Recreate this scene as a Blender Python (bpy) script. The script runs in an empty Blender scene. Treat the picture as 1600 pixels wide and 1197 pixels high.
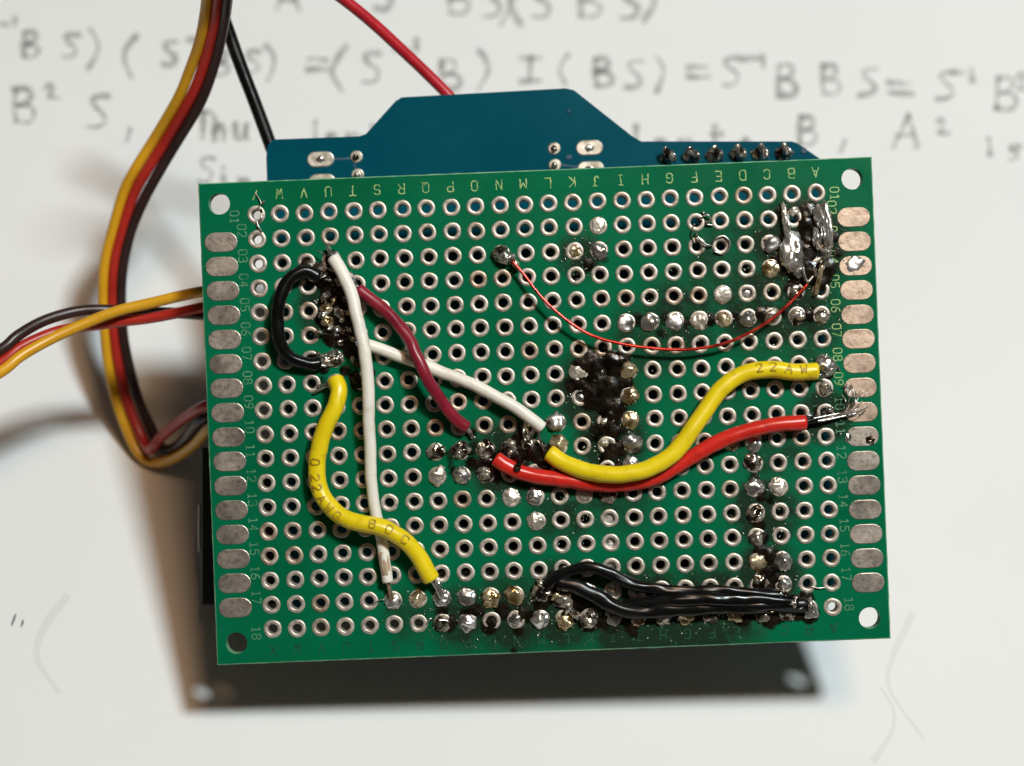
import bpy, bmesh, math, random
from mathutils import Vector, Matrix, noise

random.seed(7)
scene = bpy.context.scene
COL = scene.collection
MM = 0.001                      # every length below is in millimetres

# ------------------------------------------------------------------ frames
# "view frame": origin on the perfboard plane, x right, y up the board, z to the lens
DIST = 200.0                    # lens to perfboard
PXMM = 15.0                     # photo pixels per mm on the perfboard
G0, KX, KY = 33.0, 0.03, 0.60   # the boards lean: gap between board plane and paper
n_view = Vector((KX, KY, 1)).normalized()
ROT = n_view.rotation_difference(Vector((0, 0, 1))).to_matrix().to_4x4()
MI = Matrix.Translation((0, 0, G0 / math.sqrt(1 + KX*KX + KY*KY) * MM)) @ ROT
BC = Vector(((850.7-800)/PXMM, (598.5-642.2)/PXMM, 0))
BROT = math.radians(2.27)
MBI = Matrix.Translation(BC) @ Matrix.Rotation(BROT, 4, 'Z')     # board -> view (mm)
MBI_INV = MBI.inverted()
def m2(mat_mm):                 # mm matrix -> metre matrix
    m = mat_mm.copy(); m.translation = m.translation * MM; return m

# ------------------------------------------------------------------ camera
cam_d = bpy.data.cameras.new('camera'); cam = bpy.data.objects.new('camera', cam_d); COL.objects.link(cam)
cam.matrix_world = MI @ m2(Matrix.Translation((0, 0, DIST)))
cam_d.sensor_width = 36.0
cam_d.lens = 36.0 * DIST / (1600/PXMM)
cam_d.clip_start = 0.01; cam_d.clip_end = 20
cam_d.dof.use_dof = True
cam_d.dof.focus_distance = DIST * MM
cam_d.dof.aperture_fstop = cam_d.lens / 3.8
scene.camera = cam

# ------------------------------------------------------------------ world, lamps, exposure
world = bpy.data.worlds.new('World'); scene.world = world; world.use_nodes = True
bgn = world.node_tree.nodes['Background']
bgn.inputs['Color'].default_value = (1.0, 0.84, 0.70, 1); bgn.inputs['Strength'].default_value = 0.042
def lamp(name, pos, energy, color, size):
    d = bpy.data.lights.new(name, 'AREA'); d.shape = 'DISK'; d.size = size*MM
    d.energy = energy; d.color = color
    o = bpy.data.objects.new(name, d); COL.objects.link(o)
    p = (MI @ (Vector(pos)*MM)); o.location = p
    o.rotation_euler = (-(Vector((0, 0, 0)) - p)).to_track_quat('Z', 'Y').to_euler()
    return o
lamp('desk_lamp_light', (300, 395, 640), 6.1, (0.84, 0.965, 1.0), 105)
lamp('warm_room_light', (95, 225, 370), 0.66, (1.0, 0.62, 0.36), 105)
scene.view_settings.view_transform = 'Standard'; scene.view_settings.look = 'None'
scene.view_settings.exposure = 0.0; scene.view_settings.gamma = 1.0
scene.view_settings.use_curve_mapping = False
scene.render.engine = 'CYCLES'

# ------------------------------------------------------------------ coordinates from the photo's layout
def view_pt(px, py, z=0.0):     # point at height z (mm) over the board plane, view frame
    k = (DIST - z) / DIST / PXMM
    return Vector(((px-800)*k, (598.5-py)*k, z))
def brd_pt(px, py, z=0.0):      # the same in the perfboard's own frame
    return MBI_INV @ view_pt(px, py, z)
def paper_pt(px, py, lift=0.03):    # point on the paper, world metres
    X, Y = (px-800)/PXMM, (598.5-py)/PXMM
    t = (DIST+G0) / (DIST - KX*X - KY*Y)
    p = MI @ (Vector((X*t, Y*t, DIST - DIST*t))*MM)
    p.z = lift*MM
    return p

# ------------------------------------------------------------------ materials
MATS = {}
def new_mat(name):
    m = bpy.data.materials.new(name); m.use_nodes = True
    nt = m.node_tree; b = nt.nodes['Principled BSDF']
    MATS[name] = m
    return m, nt, b
def nd(nt, typ, **kw):
    n = nt.nodes.new(typ)
    for k, v in kw.items(): setattr(n, k, v)
    return n
def tex_noise(nt, scale, detail=4, rough=0.6, coord='Object', dist=0.0):
    tc = nd(nt, 'ShaderNodeTexCoord'); n = nd(nt, 'ShaderNodeTexNoise')
    nt.links.new(tc.outputs[coord], n.inputs['Vector'])
    n.inputs['Scale'].default_value = scale; n.inputs['Detail'].default_value = detail
    n.inputs['Roughness'].default_value = rough; n.inputs['Distortion'].default_value = dist
    return n
def ramp(nt, src, stops):
    r = nd(nt, 'ShaderNodeValToRGB'); cr = r.color_ramp
    while len(cr.elements) < len(stops): cr.elements.new(0.5)
    for e, (p, c) in zip(cr.elements, stops):
        e.position = p; e.color = (*c, 1) if len(c) == 3 else c
    nt.links.new(src, r.inputs['Fac']); return r
def add_bump(nt, b, src, strength, dist):
    bp = nd(nt, 'ShaderNodeBump'); bp.inputs['Strength'].default_value = strength
    bp.inputs['Distance'].default_value = dist*MM
    nt.links.new(src, bp.inputs['Height']); nt.links.new(bp.outputs['Normal'], b.inputs['Normal'])
def g3(v): return (v, v, v)

def simple(name, c0, c1, scale, rough=(0.4, 0.6), metallic=0.0, bump=0.0, bdist=0.05, spec=0.5, lo=0.35, hi=0.65, coat=0.0, detail=4):
    m, nt, b = new_mat(name)
    n = tex_noise(nt, scale, detail)
    r = ramp(nt, n.outputs['Fac'], [(lo, c0), (hi, c1)])
    nt.links.new(r.outputs['Color'], b.inputs['Base Color'])
    rr = ramp(nt, n.outputs['Fac'], [(lo, g3(rough[0])), (hi, g3(rough[1]))])
    nt.links.new(rr.outputs['Color'], b.inputs['Roughness'])
    b.inputs['Metallic'].default_value = metallic
    b.inputs['Specular IOR Level'].default_value = spec
    b.inputs['Coat Weight'].default_value = coat
    b.inputs['Coat Roughness'].default_value = 0.12
    if bump: add_bump(nt, b, n.outputs['Fac'], bump, bdist)
    return m

# tinned copper of the round pads
simple('tin_pad', (0.40, 0.36, 0.31), (0.61, 0.555, 0.485), 1500, (0.36, 0.5), 0.6, 0.35, 0.03)
simple('tin_pad_brown', (0.30, 0.20, 0.14), (0.66, 0.57, 0.48), 900, (0.36, 0.5), 0.6, 0.3, 0.03)
for nm in ('tin_pad', 'tin_pad_brown'):
    nt = MATS[nm].node_tree; b = nt.nodes['Principled BSDF']; src = b.inputs['Base Color'].links[0].from_socket
    oi = nd(nt, 'ShaderNodeObjectInfo'); rp = ramp(nt, oi.outputs['Random'], [(0.0, (0.72, 0.64, 0.55)), (0.15, (0.92, 0.89, 0.85)), (0.6, (1, 1, 1)), (1.0, (1.08, 1.06, 1.04))])
    mm = nd(nt, 'ShaderNodeMix', data_type='RGBA', blend_type='MULTIPLY'); mm.inputs[0].default_value = 1.0
    nt.links.new(src, mm.inputs[6]); nt.links.new(rp.outputs['Color'], mm.inputs[7]); nt.links.new(mm.outputs[2], b.inputs['Base Color'])
# edge pads: rubbed tin with scratches and specks
m, nt, b = new_mat('edge_tin')
n1 = tex_noise(nt, 1700, 6, 0.7); n2 = tex_noise(nt, 260, 3)
r1 = ramp(nt, n1.outputs['Fac'], [(0.30, (0.17, 0.14, 0.115)), (0.47, (0.40, 0.35, 0.30)), (0.7, (0.52, 0.46, 0.40))])
nt.links.new(r1.outputs['Color'], b.inputs['Base Color'])
b.inputs['Metallic'].default_value = 0.88
r2 = ramp(nt, n2.outputs['Fac'], [(0.3, g3(0.28)), (0.7, g3(0.55))]); nt.links.new(r2.outputs['Color'], b.inputs['Roughness'])
add_bump(nt, b, n1.outputs['Fac'], 0.5, 0.04)
m, nt, b = new_mat('edge_tin_lit')  # upper right edge pads: lamp's warm reflection painted into the tin's colour
n1 = tex_noise(nt, 1500, 6, 0.7); n2 = tex_noise(nt, 260, 3)
r1 = ramp(nt, n1.outputs['Fac'], [(0.30, (0.26, 0.17, 0.11)), (0.46, (0.56, 0.42, 0.32)), (0.7, (0.68, 0.54, 0.43))])
nt.links.new(r1.outputs['Color'], b.inputs['Base Color'])
b.inputs['Metallic'].default_value = 0.88
r2 = ramp(nt, n2.outputs['Fac'], [(0.3, g3(0.28)), (0.7, g3(0.5))]); nt.links.new(r2.outputs['Color'], b.inputs['Roughness'])
add_bump(nt, b, n1.outputs['Fac'], 0.5, 0.04)

simple('solder_bright', (0.42, 0.41, 0.39), (0.86, 0.85, 0.82), 650, (0.20, 0.38), 0.95, 1.0, 0.38, detail=1.5)
simple('solder_dull', (0.36, 0.35, 0.33), (0.62, 0.60, 0.57), 700, (0.26, 0.44), 0.9, 1.0, 0.22, detail=2)
simple('solder_cream', (0.50, 0.44, 0.36), (0.80, 0.75, 0.66), 800, (0.28, 0.46), 0.7, 1.0, 0.3, detail=2)
simple('solder_flux', (0.035, 0.022, 0.012), (0.60, 0.55, 0.46), 800, (0.10, 0.3), 0.8, 1.0, 0.5, lo=0.40, hi=0.56, coat=0.6, detail=2)
simple('solder_gold', (0.20, 0.12, 0.035), (0.72, 0.62, 0.40), 700, (0.14, 0.34), 0.75, 1.0, 0.35, lo=0.38, hi=0.62, coat=0.6, detail=2)
simple('flux_char', (0.0012, 0.0009, 0.0006), (0.012, 0.007, 0.003), 800, (0.10, 0.34), 0.0, 0.9, 0.10, spec=0.38, coat=0.0, detail=8)
nt = MATS['flux_char'].node_tree; b = nt.nodes['Principled BSDF']
att = nd(nt, 'ShaderNodeAttribute'); att.attribute_name = 'film'
nzf = tex_noise(nt, 1300, 5, 0.7); mrf = nd(nt, 'ShaderNodeMapRange'); mrf.inputs['From Min'].default_value = 0.3; mrf.inputs['From Max'].default_value = 0.65; mrf.inputs['To Min'].default_value = -0.45; mrf.inputs['To Max'].default_value = 0.35
nt.links.new(nzf.outputs['Fac'], mrf.inputs['Value'])
ml = nd(nt, 'ShaderNodeMath', operation='MULTIPLY'); ml.inputs[1].default_value = 1.5; nt.links.new(att.outputs['Fac'], ml.inputs[0])
ad = nd(nt, 'ShaderNodeMath', operation='ADD'); ad.use_clamp = True; nt.links.new(ml.outputs[0], ad.inputs[0]); nt.links.new(mrf.outputs['Result'], ad.inputs[1])
mn = nd(nt, 'ShaderNodeMath', operation='MULTIPLY'); mn.use_clamp = True; nt.links.new(ad.outputs[0], mn.inputs[0])
mg = nd(nt, 'ShaderNodeMath', operation='MULTIPLY'); mg.inputs[1].default_value = 12; mg.use_clamp = True; nt.links.new(att.outputs['Fac'], mg.inputs[0])
nt.links.new(mg.outputs[0], mn.inputs[1]); nt.links.new(mn.outputs[0], b.inputs['Alpha'])
simple('solder_satin', (0.60, 0.59, 0.57), (0.88, 0.87, 0.85), 600, (0.26, 0.42), 0.9, 1.0, 0.28, detail=2)
simple('flux_drop', (0.02, 0.10, 0.05), (0.10, 0.16, 0.09), 700, (0.05, 0.15), 0.0, 0.0)
simple('bare_copper', (0.42, 0.24, 0.16), (0.72, 0.50, 0.38), 1500, (0.25, 0.45), 0.9, 0.3, 0.03)
simple('bare_tinned_wire', (0.22, 0.21, 0.20), (0.72, 0.70, 0.67), 1100, (0.2, 0.4), 0.95, 0.4, 0.04)

def pvc(name, col, vary=0.12, rough=(0.28, 0.42), scale=260, dirt=None, spec=0.5, sss=0.0):
    m, nt, b = new_mat(name)
    n = tex_noise(nt, scale, 5, 0.65)
    c0 = tuple(c*(1-vary) for c in col); c1 = tuple(min(1, c*(1+vary)) for c in col)
    r = ramp(nt, n.outputs['Fac'], [(0.35, c0), (0.65, c1)])
    out = r.outputs['Color']
    if dirt:
        n3 = tex_noise(nt, 430, 8, 0.8, dist=0.8); r3 = ramp(nt, n3.outputs['Fac'], [(0.54, g3(0)), (0.72, g3(0.7))])
        mx = nd(nt, 'ShaderNodeMix', data_type='RGBA'); mx.inputs[7].default_value = (*dirt, 1)
        nt.links.new(r3.outputs['Color'], mx.inputs[0]); nt.links.new(out, mx.inputs[6]); out = mx.outputs[2]
    nt.links.new(out, b.inputs['Base Color'])
    rr = ramp(nt, n.outputs['Fac'], [(0.3, g3(rough[0])), (0.7, g3(rough[1]))]); nt.links.new(rr.outputs['Color'], b.inputs['Roughness'])
    b.inputs['Specular IOR Level'].default_value = spec
    n2 = tex_noise(nt, 700, 4); add_bump(nt, b, n2.outputs['Fac'], 0.22, 0.06)
    return m
pvc('pvc_yellow', (0.78, 0.60, 0.006), 0.07, dirt=(0.30, 0.17, 0.01))
pvc('pvc_red', (0.60, 0.022, 0.014), 0.12, (0.22, 0.36), dirt=(0.10, 0.008, 0.006))
pvc('pvc_crimson', (0.215, 0.010, 0.026), 0.2, (0.25, 0.4), dirt=(0.04, 0.004, 0.006))
pvc('pvc_white', (0.80, 0.77, 0.69), 0.05, (0.35, 0.5), dirt=(0.55, 0.44, 0.30))
pvc('pvc_black', (0.004, 0.004, 0.004), 0.3, (0.16, 0.36), spec=0.26)
pvc('pvc_scorched', (0.42, 0.31, 0.20), 0.25, (0.4, 0.55), scale=600, dirt=(0.2, 0.12, 0.06))
pvc('servo_yellow', (0.66, 0.335, 0.012), 0.08, (0.3, 0.42))
pvc('servo_red', (0.40, 0.022, 0.014), 0.1, (0.3, 0.42))
pvc('servo_brown', (0.030, 0.014, 0.012), 0.2, (0.3, 0.42))
pvc('lead_red', (0.44, 0.012, 0.022), 0.1, (0.26, 0.38))
simple('magnet_wire', (0.30, 0.012, 0.010), (0.62, 0.05, 0.03), 600, (0.14, 0.26), 0.55)
simple('wire_ink', (0.28, 0.19, 0.004), (0.55, 0.38, 0.006), 1400, (0.5, 0.6))
simple('print_bright', (0.10, 0.28, 0.08), (0.42, 0.55, 0.22), 1100, (0.35, 0.5), 0.15, lo=0.3, hi=0.62)
simple('print_side', (0.02, 0.16, 0.08), (0.15, 0.34, 0.19), 1100, (0.35, 0.5), 0.1, lo=0.3, hi=0.62)
simple('print_unlit', (0.002, 0.035, 0.018), (0.010, 0.11, 0.055), 1100, (0.35, 0.5), 0.0, lo=0.3, hi=0.7)  # bottom letters: lack of reflection painted in as a darker green
simple('black_plastic', (0.006, 0.006, 0.006), (0.010, 0.010, 0.010), 300, (0.45, 0.6))
simple('tab_metal', (0.45, 0.42, 0.38), (0.6, 0.57, 0.52), 900, (0.3, 0.45), 0.9)
simple('board_edge', (0.06, 0.24, 0.12), (0.20, 0.40, 0.24), 900, (0.45, 0.6), 0.0)
simple('blue_edge', (0.008, 0.05, 0.075), (0.02, 0.09, 0.12), 900, (0.45, 0.6), 0.0)
simple('blue_pad', (0.62, 0.57, 0.48), (0.82, 0.78, 0.68), 700, (0.3, 0.45), 0.75, 0.4, 0.05)
simple('table_top', (0.20, 0.12, 0.07), (0.30, 0.19, 0.11), 20, (0.4, 0.5))

# green solder mask with heat stains (the stains have shapes of their own around the reworked joints)
m, nt, b = new_mat('green_mask')
STAINS = [(930, 610, 4.2, 1.0), (955, 690, 3.6, 1.0), (1250, 385, 5.2, 1.0), (1195, 800, 3.6, 0.9), (1200, 900, 3.6, 0.9),
          (1000, 965, 5.4, 0.95), (1110, 965, 5.4, 0.8), (800, 960, 4.2, 0.7), (720, 965, 3.6, 0.6), (880, 945, 4.5, 0.9),
          (1060, 500, 4.4, 0.55), (1190, 480, 5.0, 0.6), (515, 480, 3.4, 0.9), (790, 720, 4.4, 0.7), (905, 400, 2.4, 0.7), (1290, 650, 3.0, 0.8),
          (880, 800, 3.6, 0.5), (1150, 430, 6.5, 0.42), (960, 760, 5.0, 0.5), (1010, 530, 4.0, 0.45), (1255, 500, 4.5, 0.6), (1210, 700, 4.0, 0.4), (640, 960, 3.0, 0.35), (1130, 640, 3.0, 0.15)]
tc = nd(nt, 'ShaderNodeTexCoord')
nz = nd(nt, 'ShaderNodeTexNoise'); nz.inputs['Scale'].default_value = 420; nz.inputs['Detail'].default_value = 6; nz.inputs['Roughness'].default_value = 0.7
nt.links.new(tc.outputs['Object'], nz.inputs['Vector'])
acc = None
for (sx, sy, sr, sa) in STAINS:
    p = brd_pt(sx, sy)
    d = nd(nt, 'ShaderNodeVectorMath', operation='DISTANCE'); d.inputs[1].default_value = (p.x*MM, p.y*MM, 0)
    nt.links.new(tc.outputs['Object'], d.inputs[0])
    mr = nd(nt, 'ShaderNodeMapRange'); mr.interpolation_type = 'SMOOTHSTEP'
    mr.inputs['From Min'].default_value = sr*1.35*MM; mr.inputs['From Max'].default_value = sr*0.45*MM
    mr.inputs['To Min'].default_value = 0; mr.inputs['To Max'].default_value = sa*0.9
    nt.links.new(d.outputs['Value'], mr.inputs['Value'])
    if acc is None: acc = mr.outputs['Result']
    else:
        mx = nd(nt, 'ShaderNodeMath', operation='MAXIMUM'); nt.links.new(acc, mx.inputs[0]); nt.links.new(mr.outputs['Result'], mx.inputs[1]); acc = mx.outputs[0]
nr = ramp(nt, nz.outputs['Fac'], [(0.34, g3(0.38)), (0.60, g3(1.0))])
mul0 = nd(nt, 'ShaderNodeMath', operation='MULTIPLY'); nt.links.new(acc, mul0.inputs[0]); nt.links.new(nr.outputs['Color'], mul0.inputs[1])
mul1 = nd(nt, 'ShaderNodeMath', operation='MULTIPLY'); mul1.inputs[1].default_value = 2.1; nt.links.new(mul0.outputs[0], mul1.inputs[0])
mul = nd(nt, 'ShaderNodeMath', operation='MINIMUM'); mul.inputs[1].default_value = 0.9; nt.links.new(mul1.outputs[0], mul.inputs[0])
nb = nd(nt, 'ShaderNodeTexNoise'); nb.inputs['Scale'].default_value = 55; nb.inputs['Detail'].default_value = 3; nt.links.new(tc.outputs['Object'], nb.inputs['Vector'])
base = ramp(nt, nb.outputs['Fac'], [(0.3, (0.0003, 0.096, 0.038)), (0.7, (0.0004, 0.150, 0.066))])
mix = nd(nt, 'ShaderNodeMix', data_type='RGBA'); mix.inputs[7].default_value = (0.013, 0.020, 0.012, 1)
nt.links.new(mul.outputs[0], mix.inputs[0]); nt.links.new(base.outputs['Color'], mix.inputs[6]); nt.links.new(mix.outputs[2], b.inputs['Base Color'])
rr = nd(nt, 'ShaderNodeMapRange'); b.inputs['Specular IOR Level'].default_value = 0.10; rr.inputs['To Min'].default_value = 0.30; rr.inputs['To Max'].default_value = 0.24
nt.links.new(mul.outputs[0], rr.inputs['Value'])
nsm = nd(nt, 'ShaderNodeTexNoise'); nsm.inputs['Scale'].default_value = 110; nsm.inputs['Detail'].default_value = 8; nsm.inputs['Roughness'].default_value = 0.7; nsm.inputs['Distortion'].default_value = 1.5
nt.links.new(tc.outputs['Object'], nsm.inputs['Vector'])
rsm = nd(nt, 'ShaderNodeMapRange'); rsm.inputs['From Min'].default_value = 0.35; rsm.inputs['From Max'].default_value = 0.7; rsm.inputs['To Min'].default_value = -0.05; rsm.inputs['To Max'].default_value = 0.13
nt.links.new(nsm.outputs['Fac'], rsm.inputs['Value'])
rad_ = nd(nt, 'ShaderNodeMath', operation='ADD'); nt.links.new(rr.outputs['Result'], rad_.inputs[0]); nt.links.new(rsm.outputs['Result'], rad_.inputs[1])
nt.links.new(rad_.outputs[0], b.inputs['Roughness'])
nf = nd(nt, 'ShaderNodeTexNoise'); nf.inputs['Scale'].default_value = 900; nf.inputs['Detail'].default_value = 5; nt.links.new(tc.outputs['Object'], nf.inputs['Vector'])
mb = nd(nt, 'ShaderNodeMath', operation='MULTIPLY'); nt.links.new(nf.outputs['Fac'], mb.inputs[0])
mb2 = nd(nt, 'ShaderNodeMath', operation='ADD'); mb2.inputs[1].default_value = 0.06; nt.links.new(mul.outputs[0], mb2.inputs[0]); nt.links.new(mb2.outputs[0], mb.inputs[1])
add_bump(nt, b, mb.outputs[0], 0.8, 0.12)

simple('blue_mask', (0.0001, 0.058, 0.088), (0.0002, 0.074, 0.106), 50, (0.22, 0.30), spec=0.1)
simple('blue_trace', (0.02, 0.06, 0.11), (0.05, 0.10, 0.15), 600, (0.3, 0.4))

# paper: soft mottling and gentle waviness
m, nt, b = new_mat('paper_white')
n1 = tex_noise(nt, 14, 4); n2 = tex_noise(nt, 700, 6, 0.7)
r = ramp(nt, n1.outputs['Fac'], [(0.3, (0.735, 0.745, 0.74)), (0.7, (0.785, 0.79, 0.78))])
nt.links.new(r.outputs['Color'], b.inputs['Base Color']); b.inputs['Roughness'].default_value = 0.85; b.inputs['Specular IOR Level'].default_value = 0.2
add_bump(nt, b, n2.outputs['Fac'], 0.25, 0.08)
def pencil(name, col, lo, hi, amax, scale=900):
    m, nt, b = new_mat(name)
    b.inputs['Base Color'].default_value = (*col, 1); b.inputs['Roughness'].default_value = 0.6
    n = tex_noise(nt, scale, 5, 0.7); r = ramp(nt, n.outputs['Fac'], [(lo, g3(0.1)), (hi, g3(amax))])
    nt.links.new(r.outputs['Color'], b.inputs['Alpha'])
pencil('pencil_lead', (0.20, 0.195, 0.18), 0.32, 0.66, 0.60)
pencil('ink_showing_through', (0.42, 0.50, 0.47), 0.35, 0.75, 0.08, 60)
pencil('pen_mark', (0.05, 0.05, 0.07), 0.2, 0.5, 0.9)

# ------------------------------------------------------------------ object helpers
def mesh_obj(name, verts, faces, mats, parent=None, mat_idx=None, smooth=True, scale=MM):
    me = bpy.data.meshes.new(name)
    me.from_pydata([(v[0]*scale, v[1]*scale, v[2]*scale) for v in verts], [], faces)
    for mt in (mats if isinstance(mats, (list, tuple)) else [mats]): me.materials.append(MATS[mt])
    if mat_idx: me.polygons.foreach_set('material_index', mat_idx)
    me.polygons.foreach_set('use_smooth', [smooth]*len(me.polygons))
    me.update()
    o = bpy.data.objects.new(name, me); COL.objects.link(o)
    if parent: o.parent = parent
    return o
def thing(name, label, cat, mat_world, group=None):
    o = bpy.data.objects.new(name, None); COL.objects.link(o)
    o.empty_display_size = 0.005
    o.matrix_world = mat_world; o['label'] = label; o['category'] = cat
    if group: o['group'] = group
    return o

def catmull(pts, step):
    P = [Vector(p) for p in pts]
    P = [P[0]*2 - P[1]] + P + [P[-1]*2 - P[-2]]
    out = []
    for i in range(1, len(P)-2):
        p0, p1, p2, p3 = P[i-1], P[i], P[i+1], P[i+2]
        n = max(1, int((p2-p1).length/step))
        for k in range(n):
            t = k/n
            out.append(0.5*((2*p1) + (p2-p0)*t + (2*p0-5*p1+4*p2-p3)*t*t + (3*p1-p0-3*p2+p3)*t**3))
    out.append(P[-2].copy())
    return out
def tube_data(path, rad, seg=14, wob=0.02, seed=0.0, flat=1.0, cap=True, taper=None):
    """round tube along path; rad in mm; returns verts, faces"""
    V, F = [], []
    T = []
    for i in range(len(path)):
        a = path[max(0, i-1)]; c = path[min(len(path)-1, i+1)]
        T.append((c-a).normalized())
    up = Vector((0, 0, 1))
    s = 0.0
    for i, p in enumerate(path):
        if i: s += (path[i]-path[i-1]).length
        u = up - T[i]*up.dot(T[i])
        if u.length < 1e-3: u = Vector((1, 0, 0)) - T[i]*T[i].x
        u.normalize(); v = T[i].cross(u); up = u if abs(T[i].z) > 0.8 else Vector((0, 0, 1))
        r = rad * (taper(i/(len(path)-1)) if taper else 1.0)
        for k in range(seg):
            a = 2*math.pi*k/seg
            rr = r*(1 + wob*noise.noise(Vector((s*0.5+seed*13.1, math.cos(a)*1.2, math.sin(a)*1.2+seed))) * 2)
            V.append(p + u*(math.cos(a)*rr*flat) + v*(math.sin(a)*rr))
    for i in range(len(path)-1):
        for k in range(seg):
            k2 = (k+1) % seg
            F.append((i*seg+k, i*seg+k2, (i+1)*seg+k2, (i+1)*seg+k))
    if cap:
        for end, ring in ((0, 0), (1, len(path)-1)):
            c = len(V); tdir = T[0]*-1 if end == 0 else T[-1]
            b0 = len(V)
            for k in range(seg):
                w = V[ring*seg+k]; V.append(path[ring] + (w-path[ring])*0.86 + tdir*rad*0.12)
            V.append(path[ring] + tdir*rad*0.10)
            for k in range(seg):
                k2 = (k+1) % seg
                q = (ring*seg+k, ring*seg+k2, b0+k2, b0+k); tr = (b0+k, b0+k2, b0+seg)
                if end == 0: q = q[::-1]; tr = tr[::-1]
                F.append(q); F.append(tr)
    return V, F
def merge(parts):
    V, F = [], []
    for v, f in parts:
        o = len(V); V += list(v); F += [tuple(i+o for i in q) for q in f]
    return V, F

# ------------------------------------------------------------------ stroke lettering
GL = {
 'A': [[(0,0),(.32,1),(.64,0)],[(.12,.36),(.52,.36)]],
 'B': [[(0,0),(0,1),(.40,1),(.56,.90),(.56,.64),(.40,.54),(0,.54)],[(.40,.54),(.60,.42),(.60,.12),(.44,0),(0,0)]],
 'C': [[(.60,.80),(.48,.97),(.16,.97),(0,.80),(0,.20),(.16,.03),(.48,.03),(.60,.20)]],
 'D': [[(0,0),(0,1),(.40,1),(.60,.80),(.60,.20),(.40,0),(0,0)]],
 'E': [[(.56,0),(0,0),(0,1),(.56,1)],[(0,.52),(.44,.52)]],
 'F': [[(0,0),(0,1),(.56,1)],[(0,.52),(.44,.52)]],
 'G': [[(.60,.82),(.46,.98),(.16,.98),(0,.80),(0,.20),(.16,.02),(.46,.02),(.60,.18),(.60,.48),(.34,.48)]],
 'H': [[(0,0),(0,1)],[(.58,0),(.58,1)],[(0,.52),(.58,.52)]],
 'I': [[(.14,0),(.46,0)],[(.3,0),(.3,1)],[(.14,1),(.46,1)]],
 'J': [[(.10,.18),(.22,.02),(.36,.02),(.46,.18),(.46,1)],[(.28,1),(.60,1)]],
 'K': [[(0,0),(0,1)],[(.58,1),(.04,.48),(.58,0)]],
 'L': [[(0,1),(0,0),(.54,0)]],
 'M': [[(0,0),(0,1),(.31,.40),(.62,1),(.62,0)]],
 'N': [[(0,0),(0,1),(.58,0),(.58,1)]],
 'O': [[(.16,0),(0,.18),(0,.82),(.16,1),(.44,1),(.60,.82),(.60,.18),(.44,0),(.16,0)]],
 'P': [[(0,0),(0,1),(.42,1),(.58,.88),(.58,.60),(.42,.48),(0,.48)]],
 'Q': [[(.16,0),(0,.18),(0,.82),(.16,1),(.44,1),(.60,.82),(.60,.18),(.44,0),(.16,0)],[(.36,.26),(.62,-.04)]],
 'R': [[(0,0),(0,1),(.42,1),(.58,.88),(.58,.62),(.42,.50),(0,.50)],[(.34,.50),(.58,0)]],
 'S': [[(.58,.84),(.44,.98),(.14,.98),(0,.84),(0,.64),(.14,.53),(.44,.49),(.58,.36),(.58,.16),(.44,.02),(.14,.02),(0,.16)]],
 'T': [[(0,1),(.60,1)],[(.30,1),(.30,0)]],
 'U': [[(0,1),(0,.18),(.16,0),(.44,0),(.60,.18),(.60,1)]],
 'V': [[(0,1),(.30,0),(.60,1)]],
 'W': [[(0,1),(.12,0),(.32,.62),(.52,0),(.64,1)]],
 'X': [[(0,0),(.6,1)],[(0,1),(.6,0)]],
 '0': [[(.14,0),(0,.18),(0,.82),(.14,1),(.42,1),(.56,.82),(.56,.18),(.42,0),(.14,0)]],
 '1': [[(.10,.82),(.30,1),(.30,0)],[(.12,0),(.48,0)]],
 '2': [[(0,.84),(.14,1),(.44,1),(.57,.84),(.57,.62),(0,0),(.58,0)]],
 '3': [[(0,.86),(.14,1),(.42,1),(.55,.86),(.55,.66),(.40,.53),(.20,.53)],[(.40,.53),(.57,.38),(.57,.14),(.42,0),(.14,0),(0,.14)]],
 '4': [[(.44,0),(.44,1),(0,.32),(.60,.32)]],
 '5': [[(.54,1),(.06,1),(0,.56),(.38,.60),(.56,.44),(.56,.16),(.40,0),(.12,0),(0,.12)]],
 '6': [[(.50,.98),(.20,.86),(.02,.50),(0,.18),(.14,0),(.42,0),(.56,.16),(.56,.38),(.42,.52),(.14,.52),(0,.38)]],
 '7': [[(0,1),(.58,1),(.22,0)]],
 '8': [[(.16,.54),(.02,.68),(.02,.86),(.16,1),(.42,1),(.55,.86),(.55,.68),(.40,.54),(.16,.54),(0,.38),(0,.16),(.14,0),(.44,0),(.58,.16),(.58,.38),(.40,.54)]],
 '9': [[(.08,.02),(.36,.14),(.54,.50),(.56,.82),(.42,1),(.14,1),(0,.84),(0,.62),(.14,.48),(.42,.48),(.56,.62)]],
 '/': [[(.1,.1),(.55,1)]],
}
def ribbon(poly, w):
    """flat strip along a 2-D polyline -> verts2d, faces"""
    V, F = [], []
    n = len(poly)
    for i in range(n):
        p = Vector(poly[i][:2]); a = Vector(poly[max(0, i-1)][:2]); c = Vector(poly[min(n-1, i+1)][:2])
        d = (c-a)
        if d.length < 1e-9: d = Vector((1, 0))
        d.normalize(); nn = Vector((-d.y, d.x))
        ww = w(i/(n-1)) if callable(w) else w
        if i == 0: p = p - d*ww*0.4
        if i == n-1: p = p + d*ww*0.4
        V.append(p + nn*ww/2); V.append(p - nn*ww/2)
    for i in range(n-1): F.append((2*i, 2*i+1, 2*i+3, 2*i+2))
    return V, F
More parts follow.
